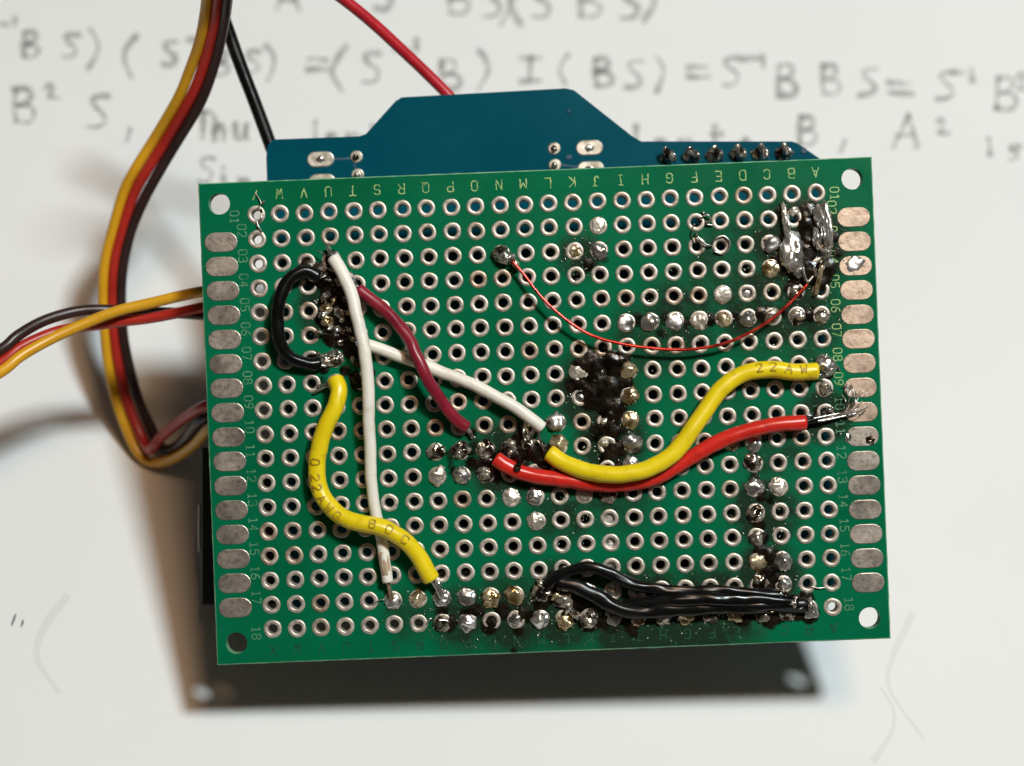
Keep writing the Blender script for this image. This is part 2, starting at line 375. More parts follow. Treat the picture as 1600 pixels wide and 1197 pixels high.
def glyph2d(ch, h, w_stroke, squeeze=1.0):
    parts = []
    for pl in GL[ch]:
        pts = [((x-0.3)*h*squeeze, (y-0.5)*h) for x, y in pl]
        # densify corners so the strip keeps its width
        dense = []
        for a, c in zip(pts[:-1], pts[1:]):
            dense += [a] + [(a[0]*(1-t)+c[0]*t, a[1]*(1-t)+c[1]*t) for t in (.12, .31, .5, .69, .88)]
        dense.append(pts[-1]); parts.append(ribbon(dense, w_stroke))
    return merge(parts)
def text2d(txt, h, w, adv=0.84):
    parts = []; x = -(len(txt)-1)*h*adv/2
    for ch in txt:
        if ch != ' ':
            v, f = glyph2d(ch, h, w); parts.append(([Vector((p.x+x, p.y)) for p in v], f))
        x += h*adv
    return merge(parts)

# ================================================================== SETTING
tw = 1400
mesh_obj('tabletop', [(-tw/2, -tw/2, -1), (tw/2, -tw/2, -1), (tw/2, tw/2, -1), (-tw/2, tw/2, -1)], [(0, 1, 2, 3)], 'table_top', smooth=False)['kind'] = 'structure'

# paper sheet: gently wavy, 0.1 mm thick
PC = paper_pt(800, 560, 0)
paper = None
def build_paper():
    W, H, nx, ny = 279.4, 215.9, 56, 44
    V, F = [], []
    def hgt(x, y): return -0.10 + 0.10*noise.noise(Vector((x*0.018, y*0.018, 3)))
    for j in range(ny+1):
        for i in range(nx+1):
            x, y = -W/2 + W*i/nx, -H/2 + H*j/ny
            V.append((x, y, min(-0.02, hgt(x, y))))
    for j in range(ny):
        for i in range(nx):
            a = j*(nx+1)+i; F.append((a, a+1, a+nx+2, a+nx+1))
    base = len(V)
    for (x, y) in ((-W/2, -H/2), (W/2, -H/2), (W/2, H/2), (-W/2, H/2)): V.append((x, y, -0.4))
    F.append((base+3, base+2, base+1, base))
    o = mesh_obj('paper_sheet', V, F, 'paper_white')
    o.location = (PC.x, PC.y, 0)
    o['label'] = 'white sheet of paper with pencilled algebra lying under the circuit boards'; o['category'] = 'paper'
    return o
paper = build_paper()

HW = {  # handwriting, unit height, smoothed later
 'B': [[(.05,.98),(.02,.5),(.06,.02)],[(.02,.95),(.36,1.0),(.50,.80),(.34,.58),(.10,.52),(.44,.50),(.62,.26),(.44,.02),(.04,.04)]],
 'S': [[(.62,.98),(.34,1.0),(.10,.90),(.20,.66),(.46,.48),(.56,.24),(.36,.03),(.02,.04)]],
 ')': [[(.06,1.0),(.24,.76),(.28,.42),(.04,.0)]],
 '(': [[(.26,1.0),(.06,.70),(.02,.40),(.26,.0)]],
 '=': [[(0,.62),(.3,.63),(.66,.60)],[(.02,.30),(.36,.30),(.70,.27)]],
 '-': [[(0,.5),(.4,.54),(.75,.5)]],
 "1": [[(.2,1),(.24,.5),(.3,0)]],
 'I': [[(0,1),(.4,.98),(.78,1)],[(.4,.98),(.38,.5),(.42,.03)],[(.04,.03),(.42,.03),(.84,.05)]],
 'A': [[(0,0),(.2,.5),(.38,1.0)],[(.38,1.0),(.55,.5),(.76,.02)],[(.14,.36),(.40,.38),(.62,.38)]],
 '2': [[(0,.78),(.2,.98),(.44,.82),(.34,.5),(.04,.08),(.3,.10),(.8,.04)]],
 ',': [[(.3,1),(.2,.5),(0,0)]],
 'T': [[(0,.97),(.3,1),(.6,.97)],[(.28,1),(.26,.5),(.24,0)]],
 'h': [[(.04,1),(.03,.5),(0,0)],[(.02,.35),(.2,.6),(.36,.45),(.38,.0)]],
 'u': [[(0,.6),(.02,.15),(.2,.02),(.38,.2),(.42,.6)],[(.42,.6),(.42,.2),(.5,.0)]],
 'i': [[(.1,.6),(.1,.3),(.12,0)],[(.1,.92),(.13,.88)]],
 's': [[(.4,.6),(.15,.62),(.05,.48),(.3,.3),(.36,.1),(.0,.0)]],
 'l': [[(.05,1),(.05,.5),(.08,0)]],
 'a': [[(.4,.55),(.15,.6),(0,.3),(.12,.04),(.38,.2),(.42,.55),(.42,.2),(.5,0)]],
 'r': [[(0,.6),(.03,.3),(.03,0)],[(.03,.35),(.18,.58),(.4,.55)]],
 't': [[(.2,.9),(.18,.4),(.25,.0)],[(0,.58),(.2,.6),(.48,.6)]],
 'o': [[(.25,.6),(.02,.4),(.08,.06),(.34,.04),(.46,.3),(.25,.6)]],
 'n': [[(0,.6),(.02,.3),(.02,0)],[(.02,.35),(.2,.6),(.38,.5),(.4,0)]],
 'm': [[(0,.6),(.02,0)],[(.02,.4),(.15,.6),(.26,.45),(.27,0)],[(.27,.4),(.42,.6),(.54,.45),(.56,0)]],
}
def write_line(name, items, mat, width_px):
    for (ch, px, py, h) in items:
        parts = []
        sl = random.uniform(-0.06, 0.10)
        for pl in HW[ch]:
            pts = [Vector((px + (x-0.3 + sl*(y-.5))*h + random.uniform(-.03, .03)*h, py - (y-0.5)*h + random.uniform(-.03, .03)*h, 0)) for x, y in pl]
            sm = catmull(pts, max(2, h*0.06))
            ph = random.random()*9
            rv, rf = ribbon([(p.x, p.y) for p in sm], lambda t, ph=ph: width_px*(0.85+0.35*math.sin(3*t+ph)))
            lift = 0.02 + 0.006*len(parts)
            parts.append(([(paper_pt(v.x, v.y, lift) - Vector((PC.x, PC.y, 0)))/MM for v in rv], [q[::-1] for q in rf]))
        v, f = merge(parts)
        mesh_obj(name, v, f, mat, paper)
write_line('pencil_character', [('A',447,-8,46),('S',602,-8,46),('B',716,-3,50),('S',772,4,46),(')',797,6,64),('(',818,6,64),('S',845,4,46),('B',922,2,52),('S',985,6,48),(')',1022,0,64)], 'pencil_lead', 9)
write_line('pencil_character', [('-',4,38,14),('1',24,34,13),('B',48,70,40),('S',110,72,36),(')',155,75,60),('(',213,88,64),('S',265,83,36),('-',300,62,24),('B',345,98,38),('S',395,97,34),(')',430,99,52),
    ('=',494,98,46),('(',540,108,70),('S',580,106,46),('-',625,78,28),('1',652,70,18),('B',704,117,46),(')',764,110,60),('I',825,109,38),('(',888,108,48),('B',942,113,44),('S',990,117,42),(')',1038,115,52),
    ('=',1090,110,46),('S',1142,112,42),('-',1170,92,34),('1',1193,97,18),('B',1229,126,50),('B',1299,125,46),('S',1357,128,42),('=',1404,135,50),('S',1478,134,44),('-',1494,114,30),('1',1520,117,20),('B',1572,146,52),('2',1598,128,26)], 'pencil_lead', 9)
write_line('pencil_character', [('B',38,165,52),('2',80,143,22),('S',152,175,50),(',',203,211,18),('T',318,196,42),('h',346,200,38),('u',380,198,38),('i',500,206,34),('s',522,214,34),('r',556,214,46),('i',590,214,40),('m',640,214,44),
    ('l',1004,216,40),('a',1034,224,40),('r',1074,222,40),('t',1122,214,40),('o',1168,222,40),('B',1262,205,46),(',',1319,228,15),('A',1413,204,50),('2',1472,198,24),('i',1552,228,26),('s',1588,232,34)], 'pencil_lead', 9)
write_line('pencil_character', [('S',322,266,38),('i',357,278,36),('n',386,284,36)], 'pencil_lead', 8)
write_line('faint_character', [('(',1440,1060,190),(')',1398,1130,110),('(',105,1010,150)], 'ink_showing_through', 11)
write_line('pen_mark', [(',',24,968,16),(',',36,974,8)], 'pen_mark', 2.5)

# ================================================================== PERFBOARD
perf = thing('perfboard', 'green perforated circuit board with soldered jumper wires on top of the blue board', 'circuit board', MI @ m2(MBI))
BW, BH, TH = 70.0, 50.0, 1.6
NC, NR, PITCH = 24, 18, 2.54
def hole_xy(c, r):              # c 0..23 left to right, r 1..18 top to bottom
    return (c-(NC-1)/2)*PITCH, ((NR+1)/2-r)*PITCH

def build_board():
    V, F, MI_ = [], [], []
    def add(vs, fs, mi):
        o = len(V); V.extend(vs)
        for q in fs: F.append(tuple(i+o for i in q)); MI_.append(mi)
    def quad(x0, x1, y0, y1):
        add([(x0,y0,0),(x1,y0,0),(x1,y1,0),(x0,y1,0)], [(0,1,2,3)], 0)
        add([(x0,y0,-TH),(x1,y0,-TH),(x1,y1,-TH),(x0,y1,-TH)], [(3,2,1,0)], 0)
    def cell(cx, cy, hx, hy, r, n):
        inn, out = [], []
        for k in range(n):
            a = 2*math.pi*k/n; c, s = math.cos(a), math.sin(a); mxx = max(abs(c), abs(s))
            inn.append((cx+r*c, cy+r*s)); out.append((cx+hx*c/mxx, cy+hy*s/mxx))
        vs = [(x,y,0) for x,y in inn]+[(x,y,0) for x,y in out]+[(x,y,-TH) for x,y in inn]+[(x,y,-TH) for x,y in out]
        top, bot, wall = [], [], []
        for k in range(n):
            k2 = (k+1) % n
            top.append((k, n+k, n+k2, k2)); bot.append((2*n+k2, 3*n+k2, 3*n+k, 2*n+k)); wall.append((k, k2, 2*n+k2, 2*n+k))
        add(vs, top+bot, 0); add(vs, wall, 1)
    gx, gy = NC*PITCH/2, NR*PITCH/2
    for r in range(1, NR+1):
        for c in range(NC):
            x, y = hole_xy(c, r); cell(x, y, PITCH/2, PITCH/2, 0.6, 16)
    quad(-gx, gx, gy, BH/2); quad(-gx, gx, -BH/2, -gy)
    for s in (-1, 1):
        xa, xb = sorted((s*(BW/2-4.0), s*gx)); quad(xa, xb, -BH/2, BH/2)
        xo = s*(BW/2-2.0)
        cell(xo, BH/2-2.1, 2.0, 2.1, 1.12, 40); cell(xo, -BH/2+2.1, 2.0, 2.1, 1.12, 40)
        quad(xo-2.0, xo+2.0, -BH/2+4.2, BH/2-4.2)
    ring = []
    loop = [(-1,-1),(1,-1),(1,1),(-1,1)]; N = 60
    pts = []
    for (ax, ay), (bx_, by_) in zip(loop, loop[1:]+loop[:1]):
        for k in range(N):
            t = k/N; pts.append(((ax+(bx_-ax)*t)*BW/2, (ay+(by_-ay)*t)*BH/2, ax+(bx_-ax)*t, ay+(by_-ay)*t))
    m_ = len(pts); vs = []
    for (x, y, sx, sy) in pts:
        w = 0.12 + 0.05*noise.noise(Vector((x*.8, y*.8, 2)))
        ox = w*(1 if sx > .999 else -1 if sx < -.999 else 0); oy = w*(1 if sy > .999 else -1 if sy < -.999 else 0)
        vs += [(x, y, 0), (x+ox, y+oy, -0.09), (x+ox, y+oy, -TH)]
    add(vs, [(3*k+i, 3*k+i+1, 3*((k+1) % m_)+i+1, 3*((k+1) % m_)+i) for k in range(m_) for i in (0, 1)], 1)
    return mesh_obj('board', V, F, ['green_mask', 'board_edge'], perf, MI_, smooth=False)
build_board()

# ---- which holes are filled
def snap(px, py):
    p = brd_pt(px, py)
    c = round(p.x/PITCH + (NC-1)/2); r = round((NR+1)/2 - p.y/PITCH)
    return max(0, min(NC-1, c)), max(1, min(NR, r))
SOLDER = [  # px, py, kind, radius mm, height mm
 (934,352,'cream',.86,.22),(899,394,'gold',.72,.16),(936,393,'dull',.92,.45),
 (978,505,'bright',.94,.26),(1016,503,'dull',.94,.42),(1054,502,'bright',.98,.20),(1092,502,'cream',.86,.4),(1130,499,'gold',.90,.30),(1168,499,'dull',.86,.55),
 (1207,494,'flux',.85,.4),(1246,494,'flux',.88,.38),(1284,494,'flux',.8,.42),
 (1205,381,'dull',.98,.60),(1204,420,'gold',.92,.24),(1129,460,'cream',.95,.26),(1167,459,'bright',.40,.12),
 (1243,457,'flux',.85,.5),(1289,607,'flux',.75,.5),
 (1177,692,'bright',.9,.4),(1144,694,'gold',.8,.3),(1176,723,'flux',.98,.40),(1178,761,'bright',.92,.5),(1215,759,'cream',.92,.36),
 (1180,804,'flux',.95,.60),(1183,841,'flux',.92,.45),(1184,879,'gold',.95,.3),(1223,878,'bright',1.0,.75),(1225,913,'bright',.72,.6),(1188,908,'flux',.9,.4),
 (996,968,'gold',.8,.5),(1035,965,'flux',.9,.6),(1073,963,'gold',.92,.5),(1111,962,'flux',.9,.5),(1149,960,'gold',.8,.6),(1192,960,'flux',.9,.6),(1230,958,'flux',1.0,.7),(1267,955,'dull',.85,.6),
 (799,776,'cream',.9,.34),(835,776,'bright',.9,.42),(913,775,'cream',.8,.3),(951,775,'flux',.85,.4),(837,815,'cream',.95,.34),
 (952,809,'dull',.50,.02),(953,848,'dull',.50,.02),(956,883,'dull',.50,.02),(957,923,'dull',.70,.3),(918,923,'dull',.85,.2),
 (652.5,934,'gold',.90,.5),(690,935,'bright',.96,.7),(729,933,'dull',.95,.5),(766,935,'gold',.98,.6),(803,930,'gold',.98,.55),(844,927,'flux',.98,.6),(882,938,'flux',.98,.6),
 (690,974,'flux',.85,.5),(729,973,'bright',.95,.5),(766,973,'flux',.55,.05),(804,968,'bright',.72,.4),(844,968,'bright',.95,.5),(882,973,'gold',.95,.6),(919,970,'flux',.85,.7),(956,965,'dull',.8,.4),
 (614.5,940,'bright',.85,.6),
 (869,660,'dull',1.02,.9),(681,705,'flux',.95,.6),(720,705,'flux',.95,.7),(758,700,'flux',.95,.6),(683,744,'cream',.98,.50),(721,743,'dull',.95,.65),(758,740,'flux',.9,.5),(795,700,'flux',.95,.6),(872,693,'gold',.95,.5),
 (907,621,'bright',.42,.25),(983,579,'gold',.95,.65),(985,619,'gold',.92,.6),(985,657,'gold',.95,.34),(987,693,'dull',1.0,.7),(986,723,'dull',.8,.4),(941,581,'bright',.30,.55),(943,658,'cream',.42,.5),(944,693,'cream',.5,.5),
 (1289,573,'bright',1.15,1.1),(902,580,'cream',.85,.2),
 (510,483,'gold',.7,.8),(530,487,'bright',.62,.9),(512,503,'gold',.7,.9),(528,516,'bright',.5,1.0),(490,430,'flux',.8,.7),
]
import_filled = {}
for (px, py, kind, r, h) in SOLDER:
    if r > 0.45: import_filled[snap(px, py)] = kind
BROWN = {snap(786,437), snap(748,437), snap(680,665), snap(945,545), snap(905,545), snap(700,625), snap(1060,545), snap(1050,465), snap(420,845), snap(422,870), snap(460,868), snap(485,527), snap(484,486), snap(1092,461)}

# ---- round pads
def pad_mesh(name, seed, mat, seg=18):
    prof = [(0.965,0.0),(0.95,0.05),(0.88,0.085),(0.76,0.10),(0.60,0.09),(0.52,0.04),(0.485,-0.10),(0.485,-1.4),(0.52,-1.62),(0.70,-1.69),(0.95,-1.65)]
    V, F = [], []
    for i, (r, z) in enumerate(prof):
        for k in range(seg):
            a = 2*math.pi*k/seg
            w = 1.5*noise.noise(Vector((math.cos(a)*1.3+seed*7, math.sin(a)*1.3, seed)))
            w2 = noise.noise(Vector((math.cos(a)*2.1, math.sin(a)*2.1+seed*5, 4+seed)))
            V.append(((r+0.045*w*(1 if i < 5 else 0.5))*math.cos(a), (r+0.045*w*(1 if i < 5 else 0.5))*math.sin(a), z + (0.035*w2 if 1 <= i <= 4 else 0)))
    for i in range(len(prof)-1):
        for k in range(seg):
            k2 = (k+1) % seg
            F.append((i*seg+k2, i*seg+k, (i+1)*seg+k, (i+1)*seg+k2))
    me = bpy.data.meshes.new(name); me.from_pydata([(x*MM, y*MM, z*MM) for x, y, z in V], [], F)
    me.materials.append(MATS[mat]); me.polygons.foreach_set('use_smooth', [True]*len(me.polygons)); me.update()
    return me, V, F
PADS = [pad_mesh('pad', s*1.37+0.3, 'tin_pad') for s in range(10)]
PADB = [pad_mesh('pad', s*2.1+0.7, 'tin_pad_brown') for s in range(4)]
allh = [(c, r) for r in range(1, NR+1) for c in range(NC)]
def rank(cr):                    # lower = shows more of itself
    if cr in import_filled: return 2
    x, y = hole_xy(*cr)
    return 1 + 0.001*cr[0] if cr[1] >= 17 or cr[1] == 14 or cr[1] == 15 else 0
order = sorted(allh, key=rank)
single, rest = order[:300], order[300:]
for cr in single:
    x, y = hole_xy(*cr); x += random.uniform(-.04, .04); y += random.uniform(-.04, .04)
    me = random.choice(PADB)[0] if cr in BROWN else random.choice(PADS)[0]
    o = bpy.data.objects.new('pad', me); COL.objects.link(o); o.parent = perf
    o.location = (x*MM, y*MM, 0); o.rotation_euler = (random.uniform(-.012, .012), random.uniform(-.012, .012), random.uniform(0, 6.28))
parts = []
for cr in rest:
    x, y = hole_xy(*cr); a = random.uniform(0, 6.28); ca, sa = math.cos(a), math.sin(a)
    _, v, f = random.choice(PADB if cr in BROWN else PADS)
    parts.append(([(p[0]*ca-p[1]*sa+x, p[0]*sa+p[1]*ca+y, p[2]) for p in v], f))
v, f = merge(parts)
mesh_obj('pad_field', v, f, 'tin_pad', perf)['kind'] = 'stuff'

# ---- oval edge pads
def stadium(L, H, z0, z1, n=8, bev=0.06):
    out = []
    rr = H/2; hx = L/2-rr
    for k in range(2*n+2):
        a = -math.pi/2 + math.pi*k/(n) if k <= n else math.pi/2 + math.pi*(k-n-1)/n
        cx = hx if k <= n else -hx
        out.append((cx, rr, a))
    V = []
    for (z, ins) in ((z0, 0), ((z0+z1)/2, 0), (z1, bev)):
        for (cx, r, a) in out: V.append((cx+(r-ins)*math.cos(a), (r-ins)*math.sin(a), z))
    m_ = len(out); F = []
    for l in range(2):
        for k in range(m_):
            k2 = (k+1) % m_; F.append((l*m_+k, l*m_+k2, (l+1)*m_+k2, (l+1)*m_+k))
    F.append(tuple(range(2*m_, 3*m_)))
    return V, F
SV, SF = stadium(3.45, 2.02, 0.0, 0.055)
for side in (-1, 1):
    me = None
    for k in range(16):
        px = side*(BW/2-2.02); py = BH/2-6.1-k*PITCH
        mt = 'edge_tin_lit' if side == 1 and k < 9 else 'edge_tin'
        o = mesh_obj('edge_pad', SV, SF, mt, perf, smooth=False)
        # own texture patch: bake the offset into the mesh so that specks differ from pad to pad
        for vv in o.data.vertices: vv.co += Vector((px*MM, py*MM, 0))
        o.rotation_euler = (0, 0, 0)

# ---- printed letters and row numbers (the board is turned upside down, so they read from the other side)
LET = '/WVUTSRQPONMLKJIHGFEDCBA'
LM = {}
for c in range(NC):
    x, _ = hole_xy(c, 1)
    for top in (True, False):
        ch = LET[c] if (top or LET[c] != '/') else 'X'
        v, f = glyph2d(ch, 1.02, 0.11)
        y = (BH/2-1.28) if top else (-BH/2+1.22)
        o = mesh_obj('letter', [(-p.x+x+random.uniform(-.05,.05), -p.y+y, 0.02) for p in v], f, 'print_bright' if top else 'print_unlit', perf, smooth=False)
for side in (-1, 1):
    for r in range(1, NR+1):
        _, y = hole_xy(0, r)
        v, f = text2d('%02d' % r, 0.90, 0.10)
        yy = y + 0.85; xx = side*(BW/2-4.25)
        if r == 1: yy = y - 0.15; xx = side*(BW/2 - (3.55 if side < 0 else 3.9))
        if r == 2: yy = y + 0.95
        if r == 18: yy = y - 0.35 if side < 0 else y + 0.25; xx = side*(BW/2-4.1)
        o = mesh_obj('row_number', [(p.y+xx, -p.x+yy, 0.02) for p in v], f, 'print_side' if not (side == 1 and r < 10) else 'print_bright', perf, smooth=False)

# ---- solder
def blob_data(cx, cy, z0, rx, ry, h, seed, rough=0.25, sub=3, rot=0.0):
    tip = (math.sin(seed*91.7) > 0.2)*abs(math.sin(seed*37.1)) if 0.6 < rx < 1.1 and 0.25 < h < 1 else 0
    bm = bmesh.new(); bmesh.ops.create_icosphere(bm, subdivisions=sub, radius=1.0)
    V = []; ca, sa = math.cos(rot), math.sin(rot)
    for v in bm.verts:
        d = v.co.copy()
        w = 1 + rough*noise.noise(d*1.6 + Vector((seed*3.3, seed*1.7, seed))) + 0.45*rough*noise.noise(d*4.0 + Vector((seed, seed*2, seed*5))) - 0.9*rough*abs(noise.noise(d*2.2 + Vector((seed*2, seed, seed*3))))
        x, y, z = d.x*w*rx, d.y*w*ry, d.z*w*h
        if z < 0: z *= 0.25
        elif tip: z *= 1 + 0.9*tip*max(0.0, d.z)**14
        fl = 1 + 0.10*max(0.0, 0.45-abs(d.z)); x *= fl; y *= fl
        V.append((cx + x*ca - y*sa, cy + x*sa + y*ca, z0 + z))
    F = [tuple(q.index for q in f_.verts) for f_ in bm.faces]
    bm.free(); return V, F
sd = 0
def solder_px(px, py, kind, rx, h, ry=None, rot=0.0, z0=0.06, rough=0.25, name='solder_joint', sub=3):
    global sd; sd += 1
    p = brd_pt(px, py)
    v, f = blob_data(p.x, p.y, z0, rx, ry or rx, h, sd*0.731, rough, sub, rot)
    return mesh_obj(name, v, f, 'solder_'+kind if not kind.startswith('flux_') else kind, perf)
for (px, py, kind, r, h) in SOLDER:
    c, rr_ = snap(px, py)
    flat = h < 0.1
    q = solder_px(px, py, kind, r*random.uniform(.97, 1.08), h*random.uniform(.62, .95), r*random.uniform(.94, 1.05), random.random()*3, z0=-0.35 if flat else 0.04, rough=0.18 if h < 0.3 else 0.38)

# the large bridges at the upper right corner
solder_px(1226, 340, 'flux', .40, .55, 1.7, 0.10, 0.25, .3)
solder_px(1228, 350, 'satin', .42, .8, 1.6, 0.12, 0.4, .35)
solder_px(1237, 396, 'satin', 1.25, 1.3, 2.2, -0.02, 0.2, .3, sub=4)
solder_px(1246, 420, 'dull', .7, .9, 1.0, 0.2, 0.1, .4)
solder_px(1282, 340, 'dull', .80, .9, 1.3, 0.1, 0.1, .35)
solder_px(1290, 353, 'satin', .62, 1.2, 2.6, 0.06, 0.5, .25, sub=4)
solder_px(1275, 374, 'satin', .5, 1.0, 1.15, 0.0, 0.3, .3)
solder_px(1290, 395, 'dull', .62, .8, 1.1, -0.2, 0.1, .4)
solder_px(1280, 420, 'flux', .5, .7, 1.2, -0.3, 0.1, .4)
solder_px(1241, 330, 'cream', .6, .3, .5, 0.1, 0.1, .4)
for (px, py, kd, r_, h_) in ((1236,938,'flux',.8,1.5),(1250,948,'bright',.5,1.3),(1222,926,'flux',.6,1.4),(1264,944,'flux',.7,1.1),(1206,952,'gold',.5,1.2),(852,922,'flux',.8,1.2),(868,930,'gold',.6,1.0),(846,912,'flux',.6,.9),(889,950,'bright',.6,.8),(900,960,'flux',.7,.7),(925,958,'bright',.5,.9)):
    solder_px(px, py, kd, r_, h_, r_*random.uniform(.5, .8), random.random()*3, 0.2, .5)
# bridge at the left cluster, blob ends
solder_px(514, 563, 'flux', 1.6, .8, .72, 0.05, 0.1, .35, sub=4)
solder_px(522, 553, 'bright', .7, .9, .4, 0.3, 0.3, .4)
solder_px(500, 571, 'dull', 1.0, .6, .35, 0.05, 0.2, .3)
solder_px(525, 597, 'dull', .95, .8, .7, 0.4, 0.1, .4)
solder_px(684, 914, 'bright', .5, .7, .75, 0.4, 0.2, .3)
solder_px(790, 402, 'dull', 1.15, 1.3, .75, -0.35, 0.3, .3, sub=4)
solder_px(783, 393, 'flux', .8, 1.0, .6, 0.4, 0.5, .3)
solder_px(806, 414, 'flux', .35, .6, .6, 0.4, 0.5, .3)
solder_px(825, 695, 'flux', .75, 1.0, 1.2, 0.1, 0.1, .4)
solder_px(822, 668, 'gold', .45, .9, .7, 0.2, 0.2, .4)
solder_px(1336, 412, 'satin', 1.05, .16, .85, 0.1, 0.03, .3)
solder_px(1360, 687, 'flux', .5, .25, .5, 0.0, 0.03, .4)
solder_px(1325, 683, 'bright', .35, .2, .5, 0.0, 0.03, .4)
solder_px(1296, 640, 'bright', .5, .6, .35, 0.2, 0.2, .4)
for (px, py, kd) in ((470,425,'flux'),(545,515,'flux'),(533,535,'flux'),(548,488,'gold'),(500,520,'flux'),(522,470,'gold'),(540,468,'flux'),(516,514,'bright'),(506,492,'bright'),(536,500,'flux'),(550,530,'gold')):
    solder_px(px, py, kd, random.uniform(.3, .6), random.uniform(.5, 1.0), random.uniform(.2, .45), random.random()*3, .35, .5)
for (px, py) in ((509, 466), (530, 440), (545, 452)): solder_px(px, py, 'flux', .75, 1.0, .45, random.random()*3, 0.3, .45)
for (px, py, ro) in ((505,434,.3),(515,438,-.1),(528,430,-.6),(536,442,-.9),(522,425,-.5)): solder_px(px, py, 'bright', .55, .35, .10, ro, 0.9, .5)

# ---- charred flux: lumpy layers grown as one skin each
def flux_layer(pts, seed, res=0.11, rough=0.5, mat='flux_char', name='flux_residue'):
    P = [(brd_pt(px, py), r, h) for px, py, r, h in pts]
    x0 = min(p.x-r for p, r, h in P)-.2; x1 = max(p.x+r for p, r, h in P)+.2
    y0 = min(p.y-r for p, r, h in P)-.2; y1 = max(p.y+r for p, r, h in P)+.2
    nx, ny = int((x1-x0)/res)+1, int((y1-y0)/res)+1
    H = {}
    for j in range(ny+1):
        for i in range(nx+1):
            x, y = x0+i*res, y0+j*res
            s = 0.0
            for p, r, h in P:
                d2 = ((x-p.x)**2+(y-p.y)**2)/(r*r)
                if d2 < 1: s = max(s, h*(1-d2)**1.2) + (0.15*min(s, h*(1-d2)**1.2))
            nn = noise.noise(Vector((x*0.7, y*0.7, seed))) + 0.22*noise.noise(Vector((x*2.0, y*2.0, seed+5))) - 0.35*abs(noise.noise(Vector((x*1.2, y*1.2, seed+9))))
            s = s*0.30 if s < 0.7 else 0.21+(s-0.7)*(1.06 if s > 1.2 else 0.8)
            edge = min(1.0, s/0.10)
            H[i, j] = s*(1+rough*nn) + edge*0.10*nn*rough - 0.012
            if abs(x) > BW/2-.05 or abs(y) > BH/2-.05: H[i, j] = -1
    V, F, idx = [], [], {}
    def vid(i, j):
        if (i, j) not in idx: idx[i, j] = len(V); V.append((x0+i*res, y0+j*res, max(-0.02, H[i, j])+0.02))
        return idx[i, j]
    for j in range(ny):
        for i in range(nx):
            if max(H[i, j], H[i+1, j], H[i, j+1], H[i+1, j+1]) > 0:
                F.append((vid(i, j), vid(i+1, j), vid(i+1, j+1), vid(i, j+1)))
    if F:
        o = mesh_obj(name, V, F, mat, perf)
        at = o.data.attributes.new('film', 'FLOAT', 'POINT')      # film thickness: thin flux lets the board show through
        at.data.foreach_set('value', [min(1.0, max(0.0, (v_[2]-0.02)/0.09)) for v_ in V])
        return o
flux_layer([(920,575,2.1,.60),(955,570,2.2,.65),(945,605,2.2,.68),(925,620,1.8,.6),(955,640,1.8,.65),(962,670,1.4,.55),(966,700,1.4,.5),(950,715,1.5,.35),(935,665,1.4,.35),(970,600,1.5,.45),(905,600,1.8,.35),(965,735,1.3,.35),(890,590,1.4,.2),(930,690,1.3,.25)], 1.0)
flux_layer([(1222,335,1.0,.5),(1262,335,1.7,.5),(1265,365,1.5,.55),(1262,395,1.4,.5),(1270,425,1.8,.6),(1250,435,1.5,.5),(1225,420,.9,.4),(1292,420,1.3,.4),(1212,405,.9,.25),(1228,370,.8,.4),(1302,370,.8,.3),(1240,450,1.2,.3),(1262,350,1.3,.6),(1256,410,1.2,.6),(1285,440,1.2,.4),(1308,395,.7,.2)], 2.3)
flux_layer([(480,422,1.2,.7),(495,430,1.6,.9),(515,440,1.7,.9),(535,445,1.7,1.0),(548,460,1.4,.9),(520,465,1.6,.6),(525,490,1.7,.6),(545,500,1.5,.6),(540,525,1.7,.9),(520,525,1.3,.9),(550,545,1.3,.8),(505,500,1.0,.4),(518,405,1.1,.8),(535,475,1.4,.7)], 3.1)
flux_layer([(560,565,.7,.9),(570,572,.65,1.2),(577,583,.7,1.3),(572,597,.8,1.2),(560,600,.9,.9),(556,590,.8,.6),(572,615,.5,1.2)], 4.4, 0.09)
flux_layer([(812,690,1.1,.7),(815,705,1.2,.8),(812,716,1.1,2.6),(808,730,.9,2.9),(840,705,1.4,.6),(850,720,1.2,.5),(790,715,1.3,.4),(770,715,1.0,.3),(860,705,1.0,.4),(775,745,1.0,.25),(822,675,1.0,.6)], 5.2)
flux_layer([(850,925,1.6,.6),(868,905,1.1,.8),(880,930,1.5,.7),(890,955,1.4,.5),(920,970,1.4,.5),(955,972,1.5,.4),(985,975,1.2,.4),(880,895,.8,.6),(845,945,1.0,.4),(905,945,1.4,.6),(990,990,.8,.2)], 6.6)
flux_layer([(1185,820,.9,.5),(1178,800,.9,.4),(1188,860,.9,.5),(1205,870,1.1,.5),(1205,900,1.3,.6),(1200,925,1.4,.6),(1185,950,1.6,.6),(1205,965,1.4,.6),(1245,950,1.6,.7),(1260,935,1.0,.5),(1265,960,1.2,.5),(1160,965,1.2,.35),(1190,775,.8,.3),(1205,780,.8,.25),(1188,840,1.0,.5),(1178,725,.8,.3),(1178,745,.8,.25)], 7.7)
flux_layer([(700,975,1.2,.35),(745,955,1.2,.3),(785,955,1.2,.35),(820,960,1.2,.4),(765,975,1.3,.35),(690,955,.9,.25),(730,955,1.0,.25),(810,985,.8,.2),(803,1017,.45,.25)], 8.2)
flux_layer([(1040,500,1.0,.2),(1075,505,1.0,.25),(1110,500,1.0,.2),(1150,500,1.2,.3),(1190,495,1.2,.3),(1225,485,1.1,.3),(1265,490,1.1,.3),(995,500,1.0,.2),(1035,520,.8,.15)], 9.4)
flux_layer([(740,700,1.0,.3),(700,715,1.0,.2),(738,725,1.0,.3),(760,725,1.0,.35),(705,735,.8,.2),(735,675,.8,.25)], 10.1)
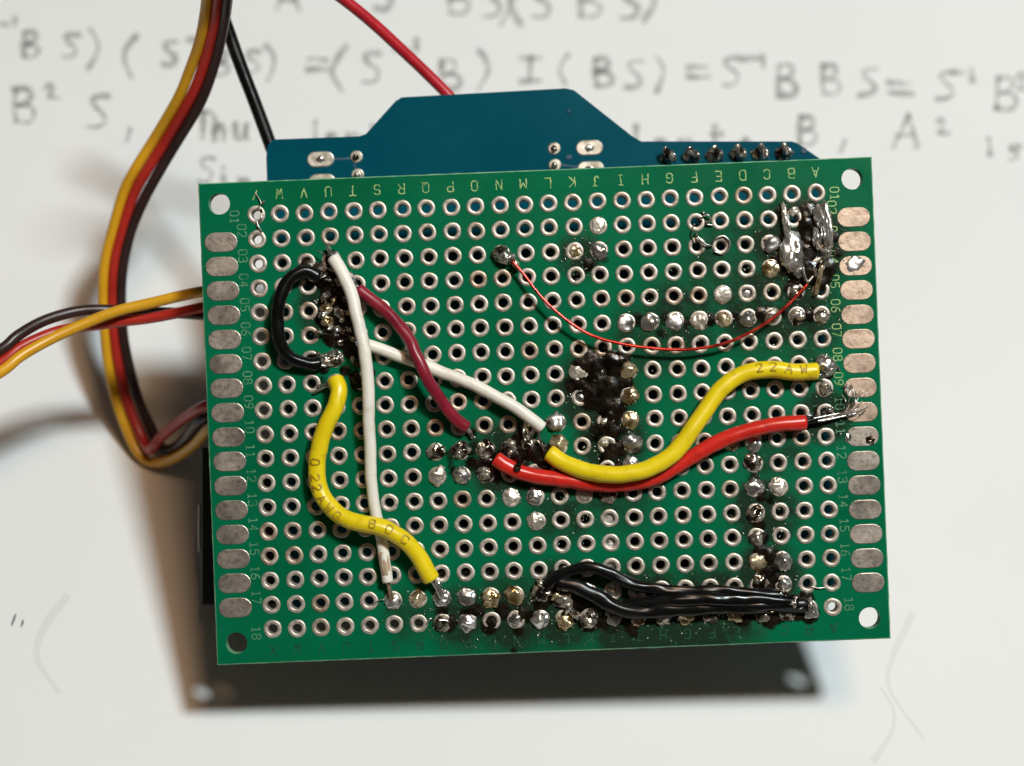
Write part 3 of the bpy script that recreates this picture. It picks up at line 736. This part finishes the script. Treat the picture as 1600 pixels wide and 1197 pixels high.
flux_layer([(1277,658,.9,.5),(1262,655,.7,.6),(1292,650,.9,.35),(1287,600,.8,.35),(1294,583,.8,.5),(1280,640,.8,.25)], 11.1)
flux_layer([(918,415,1.0,.22),(905,425,.7,.18),(900,440,.5,.25),(945,405,.7,.12)], 12.2)
flux_layer([(1095,345,.45,.35),(1105,350,.5,.3),(1098,335,.35,.3)], 13.3)
flux_layer([(505,575,.8,.4),(500,600,1.2,.2),(540,580,.8,.4),(492,562,1.0,.45)], 14.3)

# droplets and crumbs of flux around the joints, too many to count
drops = []
for (sx, sy, sr, sa) in STAINS:
    for _ in range(int(60*sa)):
        a = random.uniform(0, 6.28); d = sr*1.15*math.sqrt(random.random())
        p = brd_pt(sx, sy); rr_ = random.uniform(.04, .15)
        if abs(p.x+d*math.cos(a)) > BW/2-.3 or abs(p.y+d*math.sin(a)) > BH/2-.3: continue
        drops.append(blob_data(p.x+d*math.cos(a), p.y+d*math.sin(a), 0.01, rr_, rr_*random.uniform(.6, 1.6), rr_*.6, random.random()*50, .4, 1, random.random()*3))
v, f = merge(drops); mesh_obj('flux_splatter', v, f, 'flux_drop', perf)['kind'] = 'stuff'
crumbs = []
for (sx, sy, sr, sa) in STAINS:
    for _ in range(int(30*sa)):
        a = random.uniform(0, 6.28); d = sr*0.95*math.sqrt(random.random())
        p = brd_pt(sx, sy); rr_ = random.uniform(.04, .13)
        if abs(p.x+d*math.cos(a)) > BW/2-.3 or abs(p.y+d*math.sin(a)) > BH/2-.3: continue
        crumbs.append(blob_data(p.x+d*math.cos(a), p.y+d*math.sin(a), 0.03, rr_, rr_*random.uniform(.4, 2.2), rr_*.8, random.random()*50, .6, 1, random.random()*3))
v, f = merge(crumbs); mesh_obj('solder_crumbs', v, f, 'solder_bright', perf)['kind'] = 'stuff'

# ---- jumper wires on the board
def path_brd(pts, step=0.22): return catmull([brd_pt(*p) for p in pts], step)
def jumper(label, pts, rad, mat, ends=(), wob=0.03, taper=None, flat=1.0, ink=None):
    path = path_brd(pts)
    global sd; sd += 1
    for i, p in enumerate(path):
        s_ = i*0.22; e = min(1, i/12, (len(path)-1-i)/12)*(0.35 if rad < .3 else 1)
        p.x += e*(0.13*noise.noise(Vector((s_*.28, sd*7.1, 0)))+0.05*noise.noise(Vector((s_*.9, sd*3.1, 8))))
        p.y += e*(0.13*noise.noise(Vector((s_*.28, sd*5.3, 4)))+0.05*noise.noise(Vector((s_*.9, sd*2.1, 3))))
    v, f = tube_data(path, rad, 18, wob, sd*0.37, flat, True, taper)
    o = mesh_obj('jumper_wire', v, f, mat, perf); o['label'] = label
    for (epts, er, em) in ends:
        vv, ff = tube_data(path_brd(epts, 0.12), er, 8, 0.12, sd*0.9)
        mesh_obj('bare_end', vv, ff, em, o)
    if ink:
        cum = [0.0]
        for a, c in zip(path[:-1], path[1:]): cum.append(cum[-1]+(c-a).length)
        parts = []
        for (ch, px, py, off) in ink:
            tgt = brd_pt(px, py, pts[len(pts)//2][2])
            i0 = min(range(len(path)), key=lambda i: (path[i].xy-tgt.xy).length)
            gv, gf = glyph2d(ch, 0.84, 0.15, 1.2)
            out = []
            for p in gv:
                s = cum[i0] + p.x; k = max(0, min(len(path)-2, next((i for i in range(len(cum)-1) if cum[i+1] >= s), len(path)-2)))
                t = (s-cum[k])/max(1e-6, cum[k+1]-cum[k]); c = path[k].lerp(path[k+1], t)
                T = (path[min(len(path)-1, k+3)]-path[max(0, k-2)]).normalized()
                U = Vector((0, 0, 1)); U = (U-T*U.dot(T)).normalized(); W = U.cross(T)
                ang = p.y/rad + off
                out.append(c + U*math.cos(ang)*(rad*1.075) + W*math.sin(ang)*(rad*1.075))
            parts.append((out, gf))
        vv, ff = merge(parts); mesh_obj('printed_text', vv, ff, 'wire_ink', o)
    return o
jumper('short black jumper wire bowed at the left of the burnt cluster', [(498,432,1.0),(475,424,1.3),(452,436,1.6),(438,466,1.9),(434,508,1.9),(440,540,1.6),(456,560,1.2),(482,569,.8),(500,568,.5)], .67, 'pvc_black', wob=0.05)
jumper('white jumper wire running down the board under the yellow one', [(521,403,1.6),(536,428,2.1),(550,465,2.5),(562,510,2.8),(571,555,2.9),(576,610,2.5),(577,680,2.0),(581,750,1.3),(590,815,.9),(600,870,1.0),(606,909,1.0)], .63, 'pvc_white',
       ends=[([(605,905,.95),(609,922,.75),(613,938,.4)], .20, 'bare_copper'), ([(598.5,862,1.02),(602,882,1.02),(604.5,898,1.02)], .60, 'pvc_scorched'), ([(524,410,1.6),(517,397,1.3),(512,386,.6)], .25, 'bare_tinned_wire'), ([(518,402,1.4),(508,398,1.1),(497,392,1.0)], .07, 'bare_tinned_wire')], taper=lambda t: 1.08-0.16*t)
jumper('white jumper wire lying diagonally under the crimson wire', [(572,538,1.2),(600,548,.9),(650,566,.85),(700,586,.85),(750,606,1.1),(800,634,1.4),(830,654,1.4),(847,668,1.2)], .64, 'pvc_white',
       ends=[([(840,664,1.1),(832,676,.8),(826,692,.4)], .25, 'bare_tinned_wire')])
jumper('dark crimson jumper wire crossing over a white wire', [(560,452,1.1),(580,468,1.2),(610,493,1.6),(636,524,2.2),(656,565,2.9),(672,600,2.7),(692,630,1.9),(712,654,1.3),(729,668,.9)], .66, 'pvc_crimson',
       ends=[([(725,666,.8),(733,674,.5),(738,684,.2)], .22, 'bare_tinned_wire')], wob=0.06)
jumper('thick yellow jumper wire curling across the left half', [(524,593,1.2),(529,610,1.7),(523,636,2.0),(508,665,1.9),(498,700,1.5),(494,738,1.3),(503,775,1.4),(528,803,1.9),(565,817,2.4),(600,826,2.5),(632,845,2.1),(655,873,1.6),(674,905,1.3)], .90, 'pvc_yellow',
       ends=[([(672,902,1.2),(682,915,.9),(690,933,.5)], .30, 'bare_tinned_wire'), ([(520,600,.9),(505,606,.7),(490,614,.4)], .12, 'bare_tinned_wire'), ([(522,598,.9),(508,600,.8),(496,603,.4)], .10, 'bare_tinned_wire')],
       wob=0.03, ink=[('0',497,722,-.1),('2',495,746,-.1),('2',499,762,-.1),('A',506,780,-.1),('W',517,794,-.1),('G',533,805,-.1),('8',584,821,.25),('0',607,828,.25),('C',629,842,.25)])
jumper('glossy red jumper wire running under the thick yellow one', [(775,717,1.0),(792,728,1.1),(830,742,1.0),(890,752,.95),(960,757,.95),(1020,748,.95),(1065,724,1.1),(1110,696,1.3),(1160,675,1.4),(1210,664,1.4),(1258,660,1.2)], .80, 'pvc_red', wob=0.045)
jumper('thick yellow jumper wire rising to the right edge over the red one', [(858,708,1.1),(880,722,1.4),(920,737,2.0),(965,742,2.4),(1010,734,2.5),(1050,710,2.5),(1080,674,2.3),(1105,636,1.9),(1130,604,1.6),(1160,584,1.4),(1200,578,1.4),(1240,581,1.4),(1276,580,1.2)], .90, 'pvc_yellow',
       wob=0.03, ink=[('2',1188,577,.35),('2',1208,578,.35),('A',1231,580,.35),('W',1257,581,.35)])
jumper('hair thin red enamelled wire bowed across the upper right', [(800,408,1.2),(818,428,1.3),(845,463,1.5),(880,496,1.6),(920,522,1.6),(970,537,1.6),(1030,545,1.5),(1090,545,1.5),(1140,534,1.6),(1185,512,1.6),(1225,482,1.4),(1262,444,1.0)], .165, 'magnet_wire', wob=0.02)
jumper('upper black wire along the bottom edge', [(843,932,.5),(858,910,1.0),(885,894,1.4),(917,887,1.6),(952,896,1.6),(995,915,1.5),(1050,923,1.4),(1110,923,1.4),(1170,926,1.3),(1225,931,.9)], .60, 'pvc_black', wob=0.12, flat=.8)
jumper('middle black wire along the bottom edge', [(975,948,.7),(1010,942,1.3),(1050,938,1.7),(1100,937,1.8),(1150,938,1.6),(1205,937,1.2),(1245,940,.8)], .70, 'pvc_black', wob=0.14, flat=.7)
jumper('lowest black wire along the bottom edge', [(872,912,1.0),(898,916,1.2),(930,932,1.2),(965,949,1.2),(1000,957,1.2),(1045,953,1.2),(1100,949,1.2),(1160,948,1.2),(1215,944,1.0),(1258,946,.6)], .76, 'pvc_black', wob=0.14, flat=.75)

# loose strands and scraps of bare wire
def strand(pts, r=.07, mat='bare_tinned_wire', name='wire_strand'):
    global sd; sd += 1
    v, f = tube_data(path_brd(pts, .1), r, 7, .15, sd); return mesh_obj(name, v, f, mat, perf)
strand([(1256,660,1.2),(1266,657,1.0),(1276,655,.8)], .36, 'pvc_black', 'dark_sleeve')
strand([(1258,660,1.0),(1285,657,.9),(1310,652,.6),(1338,646,.4)], .14)
strand([(1258,656,1.2),(1280,652,1.0),(1305,647,.7),(1335,642,.5)], .10)
strand([(1305,652,.6),(1322,640,.9),(1328,615,1.0),(1329,602,.6)], .07)
strand([(1322,645,.6),(1331,630,1.0),(1333,612,1.0),(1330,600,.7)], .07)
strand([(1320,640,.6),(1326,625,1.0),(1323,607,.9)], .06)
strand([(1330,646,.4),(1345,640,.4),(1357,633,.35),(1362,628,.3)], .06)
strand([(1334,648,.35),(1346,645,.35),(1354,640,.3)], .06)
strand([(1316,605,.2),(1324,603,.4),(1331,607,.3)], .06)
for k in range(6):
    a_ = -0.2 + k*0.32; x_, y_ = 1322+random.uniform(-6, 6), 644+random.uniform(-3, 3); L_ = random.uniform(28, 46)
    strand([(1290+random.uniform(-10, 5), 652+random.uniform(-3, 3), .7), (x_, y_, .8), (x_+L_*.5*math.cos(a_)*.9, y_-L_*.55*math.sin(a_)-2, 1.1), (x_+L_*math.cos(a_+.35)*.8, y_-L_*math.sin(a_+.35), .5)], random.uniform(.05, .075))
strand([(1344,619,.15),(1349,612,.15)], .05); strand([(1349,621,.15),(1354,614,.15)], .05)
strand([(1087,364,.35),(1092,372,.5),(1102,381,.5),(1111,384,.4)], .11)
strand([(1111,384,.3),(1118,373,.35),(1131,369,.3),(1140,378,.3),(1138,389,.3),(1128,396,.25),(1116,393,.25)], .12)
strand([(1097,338,.4),(1106,336,.5),(1110,343,.4),(1104,350,.35),(1114,352,.3)], .09)
strand([(1100,395,.3),(1092,374,.4)], .05); strand([(1085,350,.3),(1080,366,.25),(1086,380,.25)], .07)
strand([(1284,415,.9),(1281,430,.8),(1277,447,.5),(1275,460,.3)], .30, 'solder_gold')
strand([(1270,432,.6),(1262,440,.7),(1257,430,.8),(1255,418,.8)], .16)
strand([(1267,916,.2),(1278,919,.25),(1290,918,.2)], .07)
strand([(403,325,.2),(408,318,.3),(404,309,.2),(398,301,.1)], .06)
strand([(409,318,.25),(413,314,.3)], .13)
strand([(401,345,.2),(404,354,.3),(409,362,.2),(401,352,.2)], .09)
strand([(408,327,.2),(409,340,.25),(404,346,.2)], .12, 'solder_flux')
strand([(583,945,.2),(592,938,.3),(600,937,.3)], .06); strand([(666,975,.2),(671,968,.3),(675,966,.2)], .08)
strand([(812,772,.3),(806,780,.5)], .07)
strand([(1289,560,.6),(1292,552,.5)], .09); strand([(1298,578,.6),(1308,572,.3),(1312,579,.2)], .09); strand([(1270,590,.5),(1280,586,1.0),(1290,590,.7)], .16)
strand([(840,672,.9),(845,690,.7),(850,705,.4)], .14); strand([(820,660,.5),(818,675,.9),(824,690,.7)], .14)
strand([(905,402,.2),(950,378,.15),(953,372,.15)], .03, 'flux_drop')

# ================================================================== BLUE BOARD UNDERNEATH
ZB = -10.5
bl0 = view_pt(860, 560, ZB)
blue = thing('blue_board', 'dark blue circuit board with a raised tongue beneath the green perfboard', 'circuit board', MI @ m2(Matrix.Translation(bl0)))
def bpt(px, py, z=ZB): return view_pt(px, py, z) - bl0
OUT = [(416,246),(418,228),(427,218),(562,213),(572,209),(618,158),(628,152),(884,138),(897,141),(988,213),(1002,221),(1238,221),(1246,224),(1281,248),(1318,290),(1332,925),(1322,934),(448,962),(440,952)]
def extrude(name, outline, z0, z1, mats, parent):
    n_ = len(outline)
    V = [bpt(px, py, z1) for px, py in outline]
    V += [Vector((p.x, p.y, p.z-(z1-z0))) for p in V]
    F = [tuple(range(n_))[::-1], tuple(range(n_, 2*n_))] + [(k, (k+1) % n_, n_+(k+1) % n_, n_+k) for k in range(n_)]
    return mesh_obj(name, V, F, mats, parent, [0, 0]+[1]*n_, smooth=False)
extrude('board', OUT, ZB-1.6, ZB, ['blue_mask', 'blue_edge'], blue)
def stad_at(name, px, py, L, H, mat, z=ZB, dz=.12):
    v, f = stadium(L, H, 0, dz, 10, 0.12); c = bpt(px, py, z); a = math.radians(2.6); ca, sa = math.cos(a), math.sin(a)
    return mesh_obj(name, [(c.x+p[0]*ca-p[1]*sa, c.y+p[0]*sa+p[1]*ca, c.z+p[2]) for p in v], f, mat, blue, smooth=False)
def blue_blob(name, px, py, rx, ry, h, mat, rough=.3, rot=0):
    global sd; sd += 1
    c = bpt(px, py); v, f = blob_data(c.x, c.y, c.z, rx, ry, h, sd*.61, rough, 3, rot); return mesh_obj(name, v, f, mat, blue)
for (px, py) in ((501,249),(503,284),(921,231),(923,264)):
    o = stad_at('slot_pad', px, py, 2.95, 1.65, 'blue_pad'); c = bpt(px, py)
    v, f = blob_data(c.x, c.y, c.z+.1, .55, .4, .22, px*.1, .5, 2); mesh_obj('solder_fill', v, f, 'solder_bright', o)
for (px, py) in ((557,245),(559,273),(866,232),(867,258)):
    o = stad_at('pin_pad', px, py, 1.36, 1.30, 'blue_pad'); c = bpt(px, py)
    v, f = blob_data(c.x-.05, c.y-.05, c.z+.1, .42, .42, .55, px*.3, .3, 2); mesh_obj('pin_tip', v, f, 'solder_flux', o)
def trace(pts):
    v, f = ribbon([tuple(bpt(px, py)[:2]) for px, py in pts], .22); z = bpt(800, 300).z
    mesh_obj('trace', [(p.x, p.y, z+.02) for p in v], [q for q in f], 'blue_trace', blue, smooth=False)
trace([(520,249),(552,247)]); trace([(874,257),(908,262)]); trace([(556,250),(554,258),(557,266)])
for k, (px, py) in enumerate(((1043,245),(1080,244),(1117,243),(1153,241),(1188,240),(1224,239))):
    o = blue_blob('pin_joint', px, py, .98, .80, .55, 'solder_flux', .3)
    c = bpt(px, py); rr_ = random.uniform(-.15, .15)
    v, f = tube_data([Vector((c.x+.30, c.y-.5, c.z+.2)), Vector((c.x+.08+rr_, c.y+.05, c.z+.9)), Vector((c.x-.16+rr_, c.y+.55, c.z+1.35)), Vector((c.x-.3+rr_, c.y+.85, c.z+1.4))], .50, 6, .16, k, flat=.7, taper=lambda t: 1-.35*t)
    mesh_obj('header_pin', v, f, 'solder_flux', o)
    v, f = tube_data([Vector((c.x+.5, c.y+.55, c.z+.35)), Vector((c.x+.78, c.y+.1, c.z+.4)), Vector((c.x+.82, c.y-.4, c.z+.3))], .11, 6, .2, k+.5)
    mesh_obj('solder_rim', v, f, 'solder_bright', o)
stad_at('via', 1256, 236, .7, .7, 'blue_trace'); stad_at('via', 889, 174, .5, .5, 'blue_trace'); stad_at('via', 889, 246, .7, .6, 'blue_trace')
# headers between the boards and the black connector under the left edge
def box(name, px0, px1, py0, py1, z0, z1, mat, parent, bev=0.15):
    a = bpt(px0, py1, z1); c = bpt(px1, py0, z1)
    x0, x1, y0, y1 = a.x, c.x, a.y, c.y; zz0, zz1 = z0-ZB, z1-ZB; b_ = bev
    V = [(x0,y0,zz0),(x1,y0,zz0),(x1,y1,zz0),(x0,y1,zz0),(x0,y0,zz1-b_),(x1,y0,zz1-b_),(x1,y1,zz1-b_),(x0,y1,zz1-b_),(x0+b_,y0+b_,zz1),(x1-b_,y0+b_,zz1),(x1-b_,y1-b_,zz1),(x0+b_,y1-b_,zz1)]
    F = [(3,2,1,0),(0,1,5,4),(1,2,6,5),(2,3,7,6),(3,0,4,7),(4,5,9,8),(5,6,10,9),(6,7,11,10),(7,4,8,11),(8,9,10,11)]
    return mesh_obj(name, V, F, mat, parent, smooth=False)
box('pin_header', 960, 1250, 490, 530, ZB+.05, -1.75, 'black_plastic', blue)
box('pin_header', 660, 1240, 890, 925, ZB+.05, -1.75, 'black_plastic', blue)
cn = box('power_connector', 314, 620, 700, 946, -17.2, -12.2, 'black_plastic', blue)
box('contact_tab', 309.5, 313.6, 788, 862, -15.5, -13.4, 'tab_metal', cn, .05)

# ================================================================== CABLES
def wire_thing(name, label, cat, wires, rad_mats, group=None):
    p0 = view_pt(*wires[0][len(wires[0])//2])
    t = thing(name, label, cat, MI @ m2(Matrix.Translation(p0)), group)
    for pts, (rad, mat, wl) in zip(wires, rad_mats):
        global sd; sd += 1
        path = [p-p0 for p in catmull([view_pt(*q) for q in pts], .5)]
        v, f = tube_data(path, rad, 18, .01, sd)
        o = mesh_obj('wire', v, f, mat, t); o['label'] = wl
    return t
Y1 = [(330,-190,12),(329,-90,4),(323,0,-5),(313,60,-9),(296,111,-12),(277,156,-14),(241,217,-17),(211,265,-18),(193,301,-19),(176,360,-20),(164,410,-21),(161,460,-22),(164,520,-23),(170,574,-24),(182,627,-25),(200,677,-25.5),(217,709,-25.5),(238,723,-25),(267,718,-23),(301,697,-19),(330,668,-15),(380,640,-13)]
R1 = [(347,-190,12),(346,-90,4),(340,0,-5),(329,60,-9),(313,117,-12),(293,162,-14),(257,223,-17),(227,271,-18),(208,307,-19),(191,360,-20),(179,410,-21),(176,460,-22),(178,520,-23),(186,574,-24),(199,627,-25),(216,671,-25.2),(228,696,-24.6),(236,702,-23.2),(243,694,-22.2),(256,679,-21.2),(287,654,-18),(321,634,-14.5),(380,615,-13)]
D1 = [(362,-190,12),(361,-90,4),(355,0,-5),(345,60,-9),(329,120,-12),(309,168,-14),(272,229,-17),(242,280,-18),(223,316,-19),(205,360,-20),(193,410,-21),(189,460,-22),(192,520,-23),(202,574,-24),(217,627,-25),(236,668,-25.5),(247,692,-25.6),(258,702,-25),(271,700,-23.5),(290,685,-20),(318,654,-16),(380,628,-14.5)]
wire_thing('servo_cable', 'yellow, red and brown flat cable coming from the top edge and looping under the board', 'cable', [Y1, R1, D1],
           [(.60,'servo_yellow','yellow wire'),(.60,'servo_red','red wire'),(.60,'servo_brown','dark brown wire')], 'three wire cables left of the boards')
Y2 = [(-190,690,6),(-80,625,1),(0,582,-3),(33,556,-4.5),(83,528,-6),(134,505,-7),(184,486,-7.6),(234,474,-8),(284,462,-8),(318,455,-7.6),(370,448,-7)]
R2 = [(-190,670,5),(-80,608,0),(0,567,-4),(33,542,-5.6),(83,520,-7.4),(125,511,-8.6),(150,508,-9),(184,503,-9.2),(234,497,-9.2),(277,489,-9),(318,480,-8.6),(370,470,-8)]
D2 = [(-190,640,5),(-80,585,0),(0,547,-4),(27,525,-5.2),(67,502,-7),(117,487,-8.6),(160,484,-9.4),(205,488,-10.4),(240,488,-10.8),(275,489,-10.6),(318,492,-10.2),(370,494,-10)]
wire_thing('servo_cable', 'twisted yellow, red and brown cable entering from the left edge and crossing the other', 'cable', [Y2, R2, D2],
           [(.60,'servo_yellow','yellow wire'),(.60,'servo_red','red wire'),(.60,'servo_brown','dark brown wire')], 'three wire cables left of the boards')
def lead(name, label, pts, rad, mat):
    p0 = view_pt(*pts[0]); global sd; sd += 1
    path = [p-p0 for p in catmull([view_pt(*q) for q in pts], .5)]
    v, f = tube_data(path, rad, 18, .01, sd)
    o = mesh_obj(name, v, f, mat); o.matrix_world = MI @ m2(Matrix.Translation(p0)); o['label'] = label; o['category'] = 'wire'
lead('power_lead', 'single red wire curving down from the top edge to the blue tongue', [(330,-150,-2),(430,-80,-6),(530,-6,-9),(580,34,-10.5),(630,80,-12),(670,118,-13),(706,155,-13.6),(745,205,-13.6),(790,260,-13.6)], .64, 'lead_red')
lead('power_lead', 'single black wire running from behind the cable to the blue board corner', [(290,-120,-8),(325,-40,-12),(352,35,-13),(375,100,-13.4),(398,160,-13.6),(421,222,-13.8),(440,275,-13.8),(470,350,-13.8)], .74, 'pvc_black')
